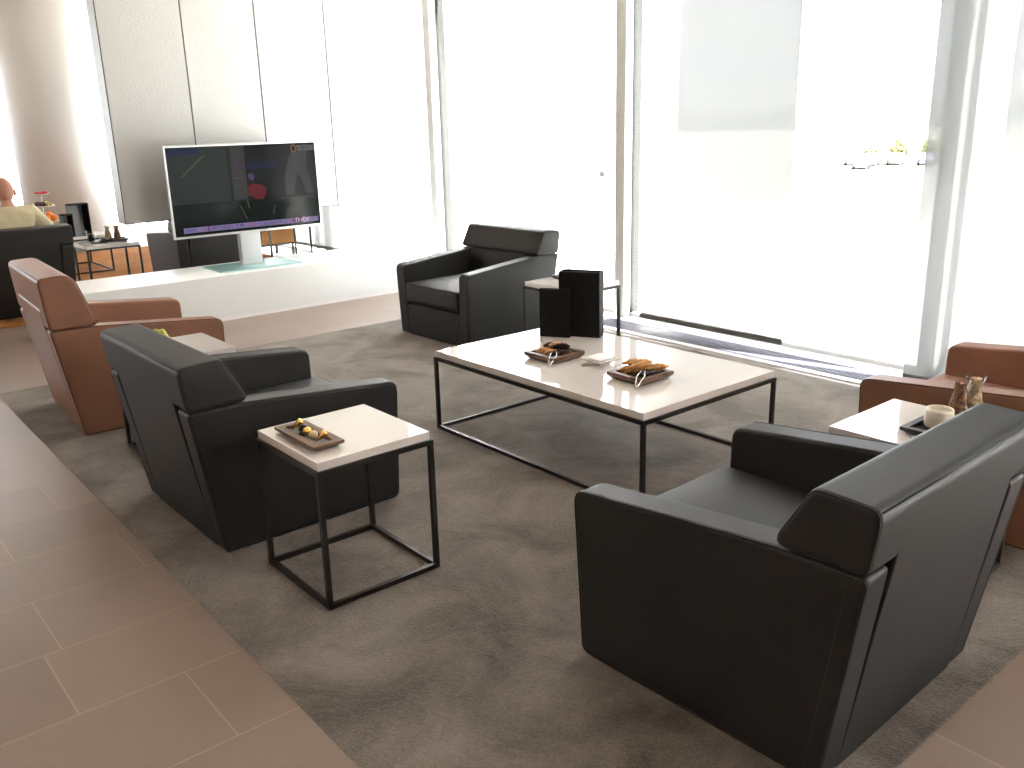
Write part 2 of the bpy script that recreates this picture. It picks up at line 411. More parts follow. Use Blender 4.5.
ct = make_table('coffee_table', 'large low white coffee table in the middle of the grey rug', 'coffee table', (0, 0), 1.452, .909, .396-RZ, .032)
make_table('side_table', 'white square side table in front, holding the tray of chocolates', 'side table', (.81, -1.345), .459, .455, .5-RZ, .030)
make_table('side_table', 'white side table between the tan and black armchairs at left, grapes on it', 'side table', (-.885, -1.32), .455, .459, .5-RZ, .030)
make_table('side_table', 'white side table at right with the carafes and ribbed cup', 'side table', (2.17, .125), .455, .462, .5-RZ, .030)
make_table('side_table', 'white side table beside the window armchair, behind the black menu boxes', 'side table', (-.765, 1.275), .455, .459, .5-RZ, .030)
make_table('side_table', 'white side table on the orange carpet with dark tray and two small carafes', 'side table', (-5.62, -.262), .445, .49, .5-.012, .030)
make_table('coffee_table', 'far low coffee table by the column with the fruit stand', 'coffee table', (-7.95, -.95), .885, 1.45, .396-.012, .032)
make_table('side_table', 'far side table below the television, near the orange upholstered bench', 'side table', (-6.30, 1.88), .42, .52, .5-RZ, .030)
# ------------------------------------------------------------------ trays and food
def make_tray(name, label, loc, w, d, z, mat, inner, rz=0, h=.034, rim=.022):
    t = thing(name, label, 'tray', (loc[0], loc[1], z), rz)
    bm = bmesh.new()
    c = .012
    lo = [(-w/2+c*1.6, -d/2+c*1.6), (w/2-c*1.6, -d/2+c*1.6), (w/2-c*1.6, d/2-c*1.6), (-w/2+c*1.6, d/2-c*1.6)]
    md = [(-w/2, -d/2), (w/2, -d/2), (w/2, d/2), (-w/2, d/2)]
    inn = [(x-math.copysign(rim, x), y-math.copysign(rim, y)) for x, y in md]
    L0 = [bm.verts.new((x, y, 0)) for x, y in lo]; L1 = [bm.verts.new((x, y, h*.55)) for x, y in md]
    L2 = [bm.verts.new((x, y, h)) for x, y in md]; L3 = [bm.verts.new((x, y, h)) for x, y in inn]; L4 = [bm.verts.new((x, y, h*.4)) for x, y in inn]
    bm.faces.new(L0[::-1]); bm.faces.new(L4)
    for A, B in ((L0, L1), (L1, L2), (L2, L3), (L3, L4)):
        for k in range(4): bm.faces.new((A[k], A[(k+1) % 4], B[(k+1) % 4], B[k]))
    obj('tray_body', bm, mat, t)
    bm = bmesh.new(); box(bm, inn[0][0]+.002, inn[1][0]-.002, inn[0][1]+.002, inn[2][1]-.002, h*.4+.0004, h*.4+.002); obj('liner', bm, inner, t)
    return t, h*.4+.002
def pastry(name, label, mat, P, rz, ln, r, group, rx=0):
    bm = bmesh.new(); n = 14; pts = []; rr = []; r *= 1.08; P = (P[0], P[1], P[2]+.004+(.006 if P[2] > .478 else 0))
    for i in range(n+1):
        a = i/n; pts.append((ln*(a-.5), .006*math.sin(a*PI), .004*math.sin(a*PI)))
        rr.append(r*(math.sin(PI*min(max(a, .04), .96))**.45)*(1+.13*math.sin(a*26)))
    tube(bm, pts, rr, 10)
    o = obj(name, bm, mat, None, smooth=True); o.location = P; o.rotation_euler = (0, rx, rz)
    return tag(o, label, 'pastry', group)
TT = .428  # coffee table top
def tongs(label, P, rz, L=.12, pitch=-.25):
    t = bpy.data.objects.new('serving_tongs', None); COL.objects.link(t); t.location = P; t.rotation_euler = (0, pitch, rz)
    tag(t, label, 'tongs')
    for s in (-1, 1):
        bm = bmesh.new()
        pts = [(-.002, s*.001, 0), (L*.3, s*.010, .001), (L*.7, s*.016, 0), (L, s*.010, -.001)]
        tube(bm, pts, [.0028, .0030, .0030, .0042], 6); obj('arm', bm, M['chrome'], t, smooth=True)
    return t
tr, tz = make_tray('serving_tray', 'walnut pastry tray nearer the black menu boxes, chocolate striped sticks in it', (.552, .345), .212, .212, TT, M['wood'], M['wood_dark'])
g1 = 'pastries in the left tray'
for i, (dx, dy, a, ch, lz) in enumerate([(-.055, -.03, 1.2, 0, 0), (-.02, -.035, 1.1, 0, 0), (.015, -.03, 1.25, 0, 0), (.05, -.02, 1.1, 1, 0), (.075, .01, 1.2, 1, 0), (-.05, .045, .9, 1, 0), (-.01, .045, .8, 1, .004), (.03, .05, 1.0, 1, 0), (-.02, .0, 1.0, 1, .022), (.012, .012, 1.1, 0, .026), (.04, .02, .9, 1, .022)]):
    pastry('chocolate_pastry' if ch else 'pastry', 'dark chocolate coated pastry stick in the tray nearer the menu boxes' if ch else 'golden baked pastry stick in the tray nearer the menu boxes', M['choc'] if ch else M['pastry'], (.552+dx*.85, .345+dy*.85, TT+tz+.013+lz), a, .085, .013, g1+(' dark' if ch else ' golden'))
tr, tz = make_tray('serving_tray', 'walnut pastry tray nearer the right corner of the coffee table', (1.093, .375), .210, .215, TT, M['wood'], M['wood_dark'])
for i, (dx, dy, a, ch, lz) in enumerate([(-.07, .0, 1.3, 0, 0), (-.045, -.005, 1.25, 0, 0), (-.015, -.01, 1.35, 0, 0), (.02, .02, 1.3, 0, 0), (.055, -.03, 1.2, 1, 0), (.08, .0, 1.3, 1, 0), (-.055, .015, 1.1, 0, .024), (-.02, .02, 1.2, 0, .026), (.02, -.02, 1.2, 0, .024), (.055, .045, 1.1, 0, .012), (.075, .05, 1.2, 0, .02)]):
    pastry('chocolate_pastry' if ch else 'pastry', 'dark chocolate coated pastry stick in the tray near the right table corner' if ch else 'golden baked pastry stick in the tray near the right table corner', M['choc'] if ch else M['pastry'], (1.093+dx*.85, .375+dy*.85, TT+tz+.014+lz), a, .115, .0125, 'pastries in the right tray'+(' dark' if ch else ' golden'))
tongs('chrome tongs leaning on the rim of the tray nearer the menu boxes', (.668, .205, TT+.012), 2.15, .12, -.34)
tongs('chrome tongs leaning on the rim of the tray near the right table corner', (1.212, .215, TT+.012), 2.05, .13, -.34)
# white dish between the trays
t = thing('square_dish', 'small square white china dish between the two pastry trays', 'dish', (.79, .425, TT), 0)
bm = bmesh.new()
def sq(h, z): return [bm.verts.new((x*h, y*h, z)) for x, y in ((-1, -1), (1, -1), (1, 1), (-1, 1))]
A = [sq(.034, 0), sq(.036, .008), sq(.068, .027), sq(.069, .030), sq(.064, .030), sq(.045, .019)]
bm.faces.new(A[0][::-1]); bm.faces.new(A[-1])
for P_, Q_ in zip(A, A[1:]):
    for k in range(4): bm.faces.new((P_[k], P_[(k+1) % 4], Q_[(k+1) % 4], Q_[k]))
obj('dish_body', bm, M['china'], t)
bm = bmesh.new(); box(bm, -.05, .05, -.05, .05, 0, .004); n = obj('napkin', bm, M['white'], None); n.location = (.79, .425, TT+.0305); tag(n, 'folded white paper napkin lying on the square dish', 'napkin')
# black menu boxes
def menu_box(label, a, b, dep, z, h):
    ax, ay = a; bx_, by = b; L = math.hypot(bx_-ax, by-ay); ang = math.atan2(by-ay, bx_-ax)
    t = thing('menu_box', label, 'menu box', (ax, ay, z), ang)
    e = .006
    for nm, q in (('front_panel', (0, L, 0, e)), ('back_panel', (0, L, dep-e, dep)), ('side_panel', (0, e, e, dep-e)), ('side_panel', (L-e, L, e, dep-e)), ('bottom_panel', (e, L-e, e, dep-e))):
        bm = bmesh.new(); box(bm, *q, 0, h if nm != 'bottom_panel' else .01); obj(nm, bm, M['menu'], t)
    bm = bmesh.new()
    for k in range(3 if dep > .06 else 1): box(bm, e+.003, L-e-.003, e+.004+k*.022, e+.020+k*.022 if e+.020+k*.022 < dep-e else dep-e-.002, .01, h*.96)
    obj('menus', bm, M['menu'], t)
    return t
menu_box('lower black menu box standing at the back of the coffee table', (.158, .600), (.303, .683), .030, TT, .263)
menu_box('taller black menu box standing behind the lower one on the coffee table', (.222, .684), (.420, .794), .085, TT, .353)
# chocolates tray on near side table
SZ = .530
tr, tz = make_tray('serving_tray', 'narrow brown tray of gold wrapped chocolates on the near side table', (1.032, -1.245), .29, .115, SZ, M['wood'], M['menu_grey'], 0, .022, .028)
def cone(x, label, a):
    bm = bmesh.new(); lathe(bm, [(.0008, -.028), (.0125, .018), (.0120, .022), (.006, .024)], 12, capt=True)
    o = obj('foil_cone', bm, M['gold'], None, smooth=True); o.location = (x, -1.245, SZ+tz+.021); o.rotation_euler = (.85, 0, a); tag(o, label, 'chocolate')
cone(.950, 'gold foil cone at the left end of the chocolate tray', 2.6); cone(1.122, 'gold foil cone at the right end of the chocolate tray', 2.75)
for x, y, r, mt, lb, nm in ((.985, -1.240, .016, 'choc', 'dark chocolate ball beside the left foil cone', 'praline'), (1.022, -1.244, .0165, 'gold', 'round gold foil wrapped chocolate in the middle of the tray', 'foil_praline'), (1.03, -1.268, .012, 'choc', 'small dark chocolate in front of the gold wrapped one', 'praline'), (1.070, -1.246, .0165, 'whitechoc', 'cream coloured praline beside the right foil cone', 'praline')):
    bm = bmesh.new(); ball(bm, (0, 0, 0), r, (1, 1, .9)); o = obj(nm, bm, M[mt], None, smooth=True); o.location = (x, y, SZ+tz+r*.9); tag(o, lb, 'chocolate')
# grapes on the left side table
bm = bmesh.new(); lathe(bm, [(.03, 0), (.055, .004), (.085, .012), (.083, .014), (.05, .006)], 24, capt=True)
o = obj('plate', bm, M['china'], None, smooth=True); o.location = (-.80, -1.13, SZ); tag(o, 'small white plate under the green grapes', 'plate')
gm = None
rg = random.Random(3)
for k in range(26):
    lay = 0 if k < 14 else (1 if k < 22 else 2)
    aa = rg.random()*2*PI; rr = rg.random()**.5*(.072-.02*lay)
    x, y = -.80+rr*math.cos(aa)*1.0, -1.13+rr*math.sin(aa)*.6+.02
    if gm is None:
        bm = bmesh.new(); ball(bm, (0, 0, 0), .0125, (1, 1, 1.15), seg=12, ring=8); o = obj('grape', bm, M['grape'], None, smooth=True); gm = o
    else:
        o = gm.copy(); COL.objects.link(o)
    o.location = (x, y, SZ+.021+lay*.019); o.rotation_euler = (rg.random()*3, rg.random()*3, 0)
    tag(o, 'green grape in the small heap behind the black armchair back', 'grape', 'green grapes on the left side table')
# right side table set
tr, tz = make_tray('serving_tray', 'dark wenge tray under the ribbed cup and carafes at right', (2.465, .385), .175, .30, SZ, M['wood_dark'], M['menu'], 0, .024, .022)
bm = bmesh.new()
pr_ = [(.028, 0), (.040, .004)]
for i in range(12):
    z = .008+i*.0045; pr_.append((.0435+.0022*math.sin(i/11*PI)+(.0012 if i % 2 else 0), z))
pr_ += [(.043, .066), (.038, .066), (.036, .058), (.036, .050), (.01, .053)]
lathe(bm, pr_, 32, capt=True)
o = obj('ribbed_cup', bm, M['cream'], None, smooth=True); o.location = (2.452, .350, SZ+tz); tag(o, 'ribbed cream ceramic cup on the dark tray beside two carafes', 'cup')
def carafe(name, label, P, H, R, mat, snack, slabel, cat='carafe', g=None):
    bm = bmesh.new()
    pf = [(.3*R, 0), (.9*R, .01*H), (R, .12*H), (1.0*R, .35*H), (.70*R, .66*H), (.60*R, .76*H), (.66*R, .88*H), (.92*R, .97*H), (.95*R, H), (.88*R, H)]
    pi = [(.86*R, .965*H), (.61*R, .87*H), (.55*R, .76*H), (.65*R, .65*H), (.94*R, .35*H), (.94*R, .12*H), (.8*R, .04*H), (.2*R, .035*H)]
    lathe(bm, pf+pi, 28, capt=True)
    o = obj(name, bm, M['vessel'], None, smooth=True); o.location = P; tag(o, label, cat, g)
    bm = bmesh.new(); rn = random.Random(int(R*1e5))
    lathe(bm, [(.2*R, .042*H), (.78*R, .05*H), (.9*R, .13*H), (.9*R, .35*H), (.61*R, .65*H), (.52*R, .76*H), (.57*R, .87*H), (.45*R, .92*H)], 20, capt=True)
    for k in range(110):
        zz = .08+rn.random()*.84; rad = .9*R if zz < .36 else (.9-.36*(zz-.36)/.3)*R if zz < .70 else .55*R
        a = rn.random()*2*PI; r = .13*R
        ball(bm, ((rad-r)*math.cos(a), (rad-r)*math.sin(a), zz*H), r, (1, .8, 1.1), Matrix.Rotation(a*3, 4, 'X'), 6, 5)
    for k in range(8):
        a = k/8*2*PI; ball(bm, (.34*R*math.cos(a), .34*R*math.sin(a), .93*H), .2*R, (1.2, .7, .8), Matrix.Rotation(a, 4, 'Z'), 8, 6)
    s = obj(snack, bm, mat, None, smooth=True); s.location = P; tag(s, slabel, 'snacks', None, 'stuff')
carafe('carafe', 'glass carafe of brown snacks, the nearer of the pair at right', (2.475, .432, SZ+tz), .150, .035, M['pretzel'], 'brown_snacks', 'brown crunchy snacks filling the nearer carafe')
carafe('carafe', 'glass carafe of pale nuts standing behind the brown filled carafe', (2.495, .500, SZ+tz), .157, .035, M['nuts'], 'mixed_nuts', 'pale tan nuts filling the farther carafe')
# window side table: tray with a pastry and tongs
tr, tz = make_tray('serving_tray', 'dark tray on the window side table behind the menu boxes', (-.60, 1.56), .24, .16, SZ, M['wood_dark'], M['menu'], 0, .022)
pastry('pastry', 'golden pastry on the window side table tray', M['pastry'], (-.64, 1.58, SZ+.03), .8, .09, .018, None)
tongs('dark serving tongs sticking out over the window side table tray', (-.40, 1.56, SZ+.012), 2.9, .14, -.15)
# ------------------------------------------------------------------ console + TV
cs = thing('low_console', 'long low white lacquered console under the television', 'console', (-3.83, .75, 0))
bm = bmesh.new(); box(bm, -.34, .34, -1.60, 1.40, .03, .378); bevel(bm, .002, 1); obj('console_body', bm, M['console'], cs)
bm = bmesh.new(); box(bm, -.335, .337, -1.595, 1.395, 0, .03); obj('plinth', bm, M['white'], cs)
tv = thing('television', 'large flat screen television with silver frame on the white console', 'television', (-3.85, .765, .378))
CZ = .378
X0 = .03
y0, y1, z0, z1 = -.685, .685, .672-CZ, 1.425-CZ
bm = bmesh.new(); b = .014
box(bm, X0-.012, X0+.016, y0, y1, z0, z0+b*1.3); box(bm, X0-.012, X0+.016, y0, y1, z1-b, z1)
box(bm, X0-.012, X0+.016, y0, y0+b, z0+b*1.3, z1-b); box(bm, X0-.012, X0+.016, y1-b, y1, z0+b*1.3, z1-b)
obj('bezel', bm, M['bezel'], tv)
bm = bmesh.new(); box(bm, X0-.035, X0-.012, y0+.01, y1-.01, z0+.01, z1-.01); obj('back_cover', bm, M['gasket'], tv)
sy0, sy1, sz0, sz1 = y0+b, y1-b, z0+b*1.3, z1-b
bm = bmesh.new(); box(bm, X0-.011, X0+.010, sy0, sy1, sz0, sz1); scr = obj('screen', bm, M['screen'], tv)
XF = X0+.0105
def patch(name, pts, col, lift=0):
    bm = bmesh.new(); vs = [bm.verts.new((XF+lift, sy0+(sy1-sy0)*u, sz0+(sz1-sz0)*v)) for u, v in pts]
    bm.faces.new(vs)
    r = bmesh.ops.extrude_face_region(bm, geom=bm.faces[:])
    for v in [g for g in r['geom'] if isinstance(g, bmesh.types.BMVert)]: v.co.x += .0002
    return obj(name, bm, emis('screen_'+name, col), scr)
def rect(a, b_, c, d): return [(a, b_), (c, b_), (c, d), (a, d)]
patch('reflected_grey_field', rect(.004, .36, .50, .995), (.036, .045, .041))  # lounge reflection on the screen, put in as a flat glowing colour
patch('picture_dark_room', rect(.50, .36, .995, .995), (.014, .016, .016))
patch('picture_curtain', rect(.405, .38, .50, .99), (.060, .060, .056), .0003)
patch('picture_post', rect(.385, .36, .403, .97), (.018, .021, .021), .0003)
patch('picture_blue_glow', [(.01, .90), (.22, .92), (.20, .985), (.01, .985)], (.022, .028, .075), .0003)
patch('picture_ray', [(.07, .66), (.085, .66), (.245, .90), (.225, .90)], (.105, .100, .075), .0006)
patch('picture_magenta_sign', rect(.425, .72, .485, .80), (.085, .042, .09), .0006)
patch('picture_blue_sign', rect(.51, .72, .72, .80), (.016, .020, .060), .0003)
patch('picture_violet_spot', [(.515, .60), (.545, .58), (.555, .64), (.535, .68), (.51, .66)], (.095, .06, .15), .0003)
patch('picture_red_coat', [(.50, .42), (.505, .52), (.53, .55), (.60, .53), (.63, .48), (.625, .42), (.60, .36), (.56, .36)], (.16, .022, .028), .0003)
patch('grey_legs', [(.765, .385), (.765, .60), (.80, .80), (.83, .90), (.935, .90), (.93, .72), (.965, .385), (.915, .385), (.885, .56), (.865, .64), (.845, .56), (.82, .385)], (.058, .056, .060), .0003)  # flat grey leg-shaped patch on the screen
patch('picture_frame_outline', rect(.388, .62, .47, .625), (.13, .13, .12), .0006)
for k, (a, b_, c, d) in enumerate([(.44, .30, .475, .14), (.49, .36, .50, .26), (.68, .28, .66, .17), (.44, .30, .24, .12), (.66, .36, .78, .26)]):
    cc = (.13, .12, .06) if k < 3 else (.035, .033, .022)
    patch('picture_floor_line', [(a-.003, b_), (a+.003, b_), (c+.003, d), (c-.003, d)], cc, .0003)
patch('news_ticker', rect(.055, .035, .985, .095), (.31, .25, .48), .0009)
patch('ticker_divider', rect(.212, .035, .218, .095), (.03, .02, .06), .0013)
patch('ticker_gap', rect(.805, .030, .855, .110), (.05, .02, .05), .0013)
TXT = []
def text(name, s_, u, v, size, col, lift=.0016, bold=0):
    cu = bpy.data.curves.new(name, 'FONT'); cu.body = s_; cu.size = size; cu.extrude = .0001; cu.offset = bold
    o = bpy.data.objects.new(name, cu); COL.objects.link(o); TXT.append((o, name, u, v, col, lift))
def bake_text():
    dg = bpy.context.evaluated_depsgraph_get()
    mm = [bpy.data.meshes.new_from_object(t[0].evaluated_get(dg)) for t in TXT]
    for me, (o, name, u, v, col, lift) in zip(mm, TXT):
        bpy.data.objects.remove(o)
        me.materials.clear(); me.materials.append(emis('ink_'+name, col))
        q = bpy.data.objects.new(name, me); COL.objects.link(q); q.parent = scr
        q.matrix_local = Matrix.Translation((XF+lift, sy0+(sy1-sy0)*u, sz0+(sz1-sz0)*v)) @ Matrix(((0, 0, 1, 0), (1, 0, 0, 0), (0, 1, 0, 0), (0, 0, 0, 1)))
text('ticker_text', 'ENKE', .065, .046, .042, (.08, .06, .22))
text('ticker_change', '-1.6%', .155, .046, .042, (.35, .03, .10))
text('ticker_text', 'ERICSSON 19.89', .23, .046, .042, (.05, .04, .16))
text('ticker_change', '-0.2%', .47, .046, .042, (.35, .03, .12))
text('ticker_text', 'KOELNWORLD 1.98', .55, .046, .040, (.05, .04, .16))
text('ticker_change', '-7.0%', .745, .046, .040, (.45, .03, .10))
text('channel_name', 'n-tv', .812, .040, .088, (.80, .62, .78), .0018, .001)
patch('channel_dash', rect(.842, .058, .852, .066), (.7, .05, .10), .0022)
text('clock_text', '10:09', .925, .050, .036, (.15, .11, .30))
bm = bmesh.new(); yc, zc = sy0+(sy1-sy0)*.845, sz0+(sz1-sz0)*.935
ring = [(XF+.001, yc+.022*math.cos(k/16*2*PI), zc+.030*math.sin(k/16*2*PI)) for k in range(16)]
tube(bm, ring, .0035, 6, closed=True); obj('emblem_ring', bm, emis('emblem_gold', (.42, .22, .04)), scr)
text('emblem_text', 'NATIONAL', .868, .940, .036, (.36, .33, .36)); text('emblem_text', 'GEOGRAPHIC', .868, .905, .032, (.36, .33, .36))
text('caption_text', '- - -- --', .10, .90, .04, (.16, .13, .10))
bake_text()
bm = bmesh.new(); box(bm, -.075, -.006, -.092, .092, .014, z0+.12); bevel(bm, .02, 4, .9); obj('stand_column', bm, M['alu'], tv, smooth=True, wn=True)
bm = bmesh.new(); box(bm, -.20, .22, -.39, .36, .0, .011); bevel(bm, .002, 1); obj('glass_base', bm, M['glasstint'], tv)
# ------------------------------------------------------------------ structure
floor = struct('floor', bxm(-12.4, 9.2, -9.2, 2.28, -.12, 0), M['tile'])
bm = bmesh.new(); box(bm, -12.4, 9.2, 2.30, 2.36, -.12, .004); box(bm, -12.4, 9.2, 2.60, 2.90, -.12, .004); box(bm, -12.4, -1.6, 2.36, 2.60, -.12, .004)
struct('trim_1', bm, M['sill'], 'white sunlit metal strip along the window')
bm = bmesh.new(); box(bm, -1.6, 5.0, 2.362, 2.598, -.06, -.045, 1)
nsl = 300
for k in range(nsl):
    x = -1.55+k*.0215; box(bm, x, x+.010, 2.364, 2.596, -.03, .002)
struct('trim_2', bm, [M['slat'], M['pit']], 'grey slatted floor grille along the window')
bm = bmesh.new(); box(bm, -12.4, 9.2, -9.2, 2.80, 3.4, 3.6); box(bm, -12.4, 9.2, 2.80, 2.9, 3.3, 3.6)
struct('ceiling', bm, M['ceil'])
struct('wall_back', bxm(-12.4, 9.2, -9.3, -9.1, -.12, 3.4), M['wall'])
struct('wall_right', bxm(9.0, 9.2, -9.1, 2.8, -.12, 3.4), M['wall'])
# glazing posts along the long window, with fins outside
px_ = [1.31-2.53*i for i in range(-3, 6)]
for i, x in enumerate(px_):
    t = bpy.data.objects.new('trim_%d' % (10+i), None); COL.objects.link(t); t.location = (x, 2.68, 0); t['kind'] = 'structure'
    obj('post', bxm(-.05, .05, 0, .075, .002, 3.4), M['mullion'], t)
    obj('gasket', bxm(-.047, .047, .075, .090, .002, 3.4), M['gasket'], t)
    obj('outer_post', bxm(-.05, .05, .090, .18, .002, 3.4), M['mullion_dark'], t)
    obj('fin', bxm(-.04, .04, .18, .62, -.3, 3.4), M['fin'], t)
for i in range(len(px_)-1):
    a, b_ = px_[i+1]+.052, px_[i]-.052
    w = struct('window_%d' % (i+1), bxm(a, b_, 2.775, 2.787, .03, 3.38), M['pane'])
    o = obj('window_frame', bxm(a, b_, 2.755, 2.81, .004, .03), M['mullion'], w)
# west glazing behind the column
wp = [-9.0, -6.6, -4.2, -1.95, .42]
for i, y in enumerate(wp):
    struct('trim_%d' % (30+i), bxm(-12.2, -12.0, y-.09, y+.09, 0, 3.4), M['mullion'])
yy = wp+[2.6]
for i in range(len(wp)):
    a, b_ = yy[i]+.092, yy[i+1]-(.092 if i < len(wp)-1 else 0)
    w = struct('window_%d' % (20+i), bxm(-12.12, -12.108, a, b_, .03, 3.38), M['pane'])
    obj('window_frame', bxm(-12.15, -12.07, a, b_, .0, .03), M['mullion'], w)
# round column
bm = bmesh.new(); lathe(bm, [(.49, 0), (.49, 3.4)], 64, (0, 0, 0), capt=True)
o = obj('column', bm, M['column'], None, smooth=True); o.location = (-9.62, .70, 0)
for p in o.data.polygons:
    if len(p.vertices) > 4: p.use_smooth = False
o['kind'] = 'structure'; o['label'] = 'thick round plaster column behind the fruit stand'
# suspended divider of satin panels
dv = bpy.data.objects.new('wall_divider', None); COL.objects.link(dv); dv.location = (-4.2, -.17, .795); dv['kind'] = 'structure'; dv['label'] = 'suspended satin metal panel wall behind the television'
obj('core', bxm(-.20, -.016, 0, 2.68, 0, 2.60), M['panel'], dv); obj('shadow_gap', bxm(-.016, -.0122, 0, 2.68, 0, 2.60), M['gasket'], dv)
ed = [0, .68, 1.335, 2.02, 2.68]
for a, b_ in zip(ed, ed[1:]):
    bm = bmesh.new(); box(bm, -.012, 0, a+.0055, b_-.0055, 0.008, 2.60); obj('panel', bm, M['panel'], dv)
# rug
rg = random.Random(5)
rb = thing('rug', 'large grey velour rug under the seating group', 'rug', (0, 0, 0))
rug_c = [(-2.46, -1.62), (2.88, -1.67), (2.88, 2.24), (-2.46, 2.24)]
bm = bmesh.new(); n = 60; m_ = 44; grid = []
for j in range(m_+1):
    rw = []
    for i in range(n+1):
        a, b_ = i/n, j/m_
        x = -2.46+5.34*a; y = (-1.62-.05*a)*(1-b_)+2.24*b_
        e = min(a, 1-a, b_*.8, (1-b_)*.8)
        rw.append(bm.verts.new((x, y, .001 if e <= 0 else .0045)))
    grid.append(rw)
for j in range(m_):
    for i in range(n): bm.faces.new((grid[j][i], grid[j][i+1], grid[j+1][i+1], grid[j+1][i]))
obj('rug_pile', bm, M['rug'], rb, smooth=True)
bm = bmesh.new()
def blade(x, y, dx, dy, h, w, z=.004):
    px, py = -dy*w, dx*w
    vs = [bm.verts.new((x-px, y-py, z)), bm.verts.new((x+px, y+py, z)), bm.verts.new((x+dx*h*.9+px*.5, y+dy*h*.9+py*.5, z+h*.03)), bm.verts.new((x+dx*h*.9-px*.5, y+dy*h*.9-py*.5, z+h*.03))]
    bm.faces.new(vs)
for k in range(14000):   # tufts at the right-hand edge
    y = -1.67+rg.random()*3.91; x = 2.88-.012-abs(rg.gauss(0, .012)); a = rg.gauss(0, .5)
    blade(x, y, math.cos(a), math.sin(a), .014+rg.random()*.018, .0016, .0025)
o = obj('pile_tufts', bm, M['rug'], rb); o['kind'] = 'stuff'
bm = bmesh.new(); box(bm, -9.0, -4.6, -5.0, 2.28, .0, .011); bevel(bm, .004, 1)
o = obj('carpet', bm, M['rug_orange'], None); tag(o, 'orange carpet of the far seating area behind the console', 'carpet')
# blinds
def blind(label, x0, x1, y, z0, bar=True):
    t = thing('roller_blind', label, 'blind', ((x0+x1)/2, y, z0)); w = (x1-x0)/2
    bm = bmesh.new(); nn = 24; R0 = []
    for i in range(nn+1):
        a = -w+2*w*i/nn; R0.append((bm.verts.new((a, .0015*math.sin(i*1.3), .03)), bm.verts.new((a, 0, 3.28-z0))))
    for A_, B_ in zip(R0, R0[1:]): bm.faces.new((A_[0], B_[0], B_[1], A_[1]))
    obj('fabric', bm, M['sheer'], t, smooth=True)
    bm = bmesh.new(); box(bm, -w, w, -.009, .009, 0, .034); bevel(bm, .003, 2); obj('bottom_bar', bm, M['bar'], t)
    bm = bmesh.new(); tube(bm, [(-w, 0, 3.32-z0), (w, 0, 3.32-z0)], .035, 16); obj('roller', bm, M['alu'], t, smooth=True)
blind('sheer white roller blind behind the coffee table, its dark bar above the floor', -.885, .385, 2.57, .066)
blind('sheer white roller blind reaching the floor behind the tan armchair at right', 1.235, 3.75, 2.57, .005)
blind('sheer white roller blind far left beyond the console', -8.7, -5.45, 2.57, .135)
# ------------------------------------------------------------------ lamps in the ceiling behind us
lp = [(x, y) for x in (-1.0, 2.0, 5.0) for y in (-7.2, -4.6)] + [(6.5, -1.5)]
for i, (x, y) in enumerate(lp):
    t = thing('ceiling_light', 'square warm recessed ceiling light', 'ceiling light', (x, y, 3.4), 0, 'warm ceiling lights')
    bm = bmesh.new(); s = .32
    box(bm, -s, s, -s, -s+.03, -.02, 0); box(bm, -s, s, s-.03, s, -.02, 0); box(bm, -s, -s+.03, -s+.03, s-.03, -.02, 0); box(bm, s-.03, s, -s+.03, s-.03, -.02, 0)
    obj('frame', bm, M['white'], t); obj('diffuser', bxm(-s+.03, s-.03, -s+.03, s-.03, -.012, -.001), M['lampglow'], t)
# ------------------------------------------------------------------ man in the far armchair (faces -x)
pp = thing('person', 'bald man in pale yellow shirt seated in the far black armchair, seen from behind', 'person', (-5.35, -.81, 0))
def skin(name, joints, edges, mat, parent, sub=2):
    me = bpy.data.meshes.new(name); me.from_pydata([j[0] for j in joints], edges, []); me.materials.append(mat)
    o = bpy.data.objects.new(name, me); COL.objects.link(o); o.parent = parent
    sk = o.modifiers.new('skin', 'SKIN'); sk.use_smooth_shade = True
    if not me.skin_vertices: 
        o.data.update()
    for i, j in enumerate(joints):
        r = j[1]; r = r if isinstance(r, tuple) else (r, r)
        me.skin_vertices[0].data[i].radius = r
    me.skin_vertices[0].data[0].use_root = True
    sb = o.modifiers.new('sub', 'SUBSURF'); sb.levels = sub; sb.render_levels = sub
    return o
def arm_j(s):
    return [((.0, s*.185, .865), .052), ((.07, s*.30, .70), .044), ((.03, s*.36 if s > 0 else s*.3, .635), .040), ((-.20, s*.34, .625), .028)]
J = [((0, 0, .50), (.12, .11)), ((.03, 0, .66), (.12, .10)), ((.03, 0, .80), (.13, .10)), ((.01, 0, .895), (.07, .06)), ((-.01, 0, .965), (.048, .052)), ((-.03, 0, 1.03), (.05, .055))]
E_ = [(0, 1), (1, 2), (2, 3), (3, 4), (4, 5)]
for s in (-1, 1):
    k = len(J); J += arm_j(s); E_ += [(2, k), (k, k+1), (k+1, k+2), (k+2, k+3)]
    # palm and fingers
    hx, hy, hz = -.245, s*.335, .618
    k2 = len(J); J += [((hx, hy, hz), (.022, .034))]; E_ += [(k+3, k2)]
    for f, (dy, L) in enumerate(((-.027, .055), (-.009, .066), (.009, .062), (.026, .050))):
        q = len(J); J += [((hx-.045, hy+dy, hz), .0085), ((hx-.045-L*.6, hy+dy*1.1, hz-.010), .008), ((hx-.045-L, hy+dy*1.1, hz-.028), .007)]; E_ += [(k2, q), (q, q+1), (q+1, q+2)]
    q = len(J); J += [((hx-.005, hy-s*.038, hz-.002), .010), ((hx-.040, hy-s*.058, hz-.012), .008)]; E_ += [(k2, q), (q, q+1)]
    # legs
    k = len(J); J += [((-.06, s*.10, .50), .085), ((-.43, s*.13, .475), .062), ((-.44, s*.13, .28), .052), ((-.42, s*.13, .09), .036), ((-.53, s*.14, .05), (.030, .035))]
    E_ += [(0, k), (k, k+1), (k+1, k+2), (k+2, k+3), (k+3, k+4)]
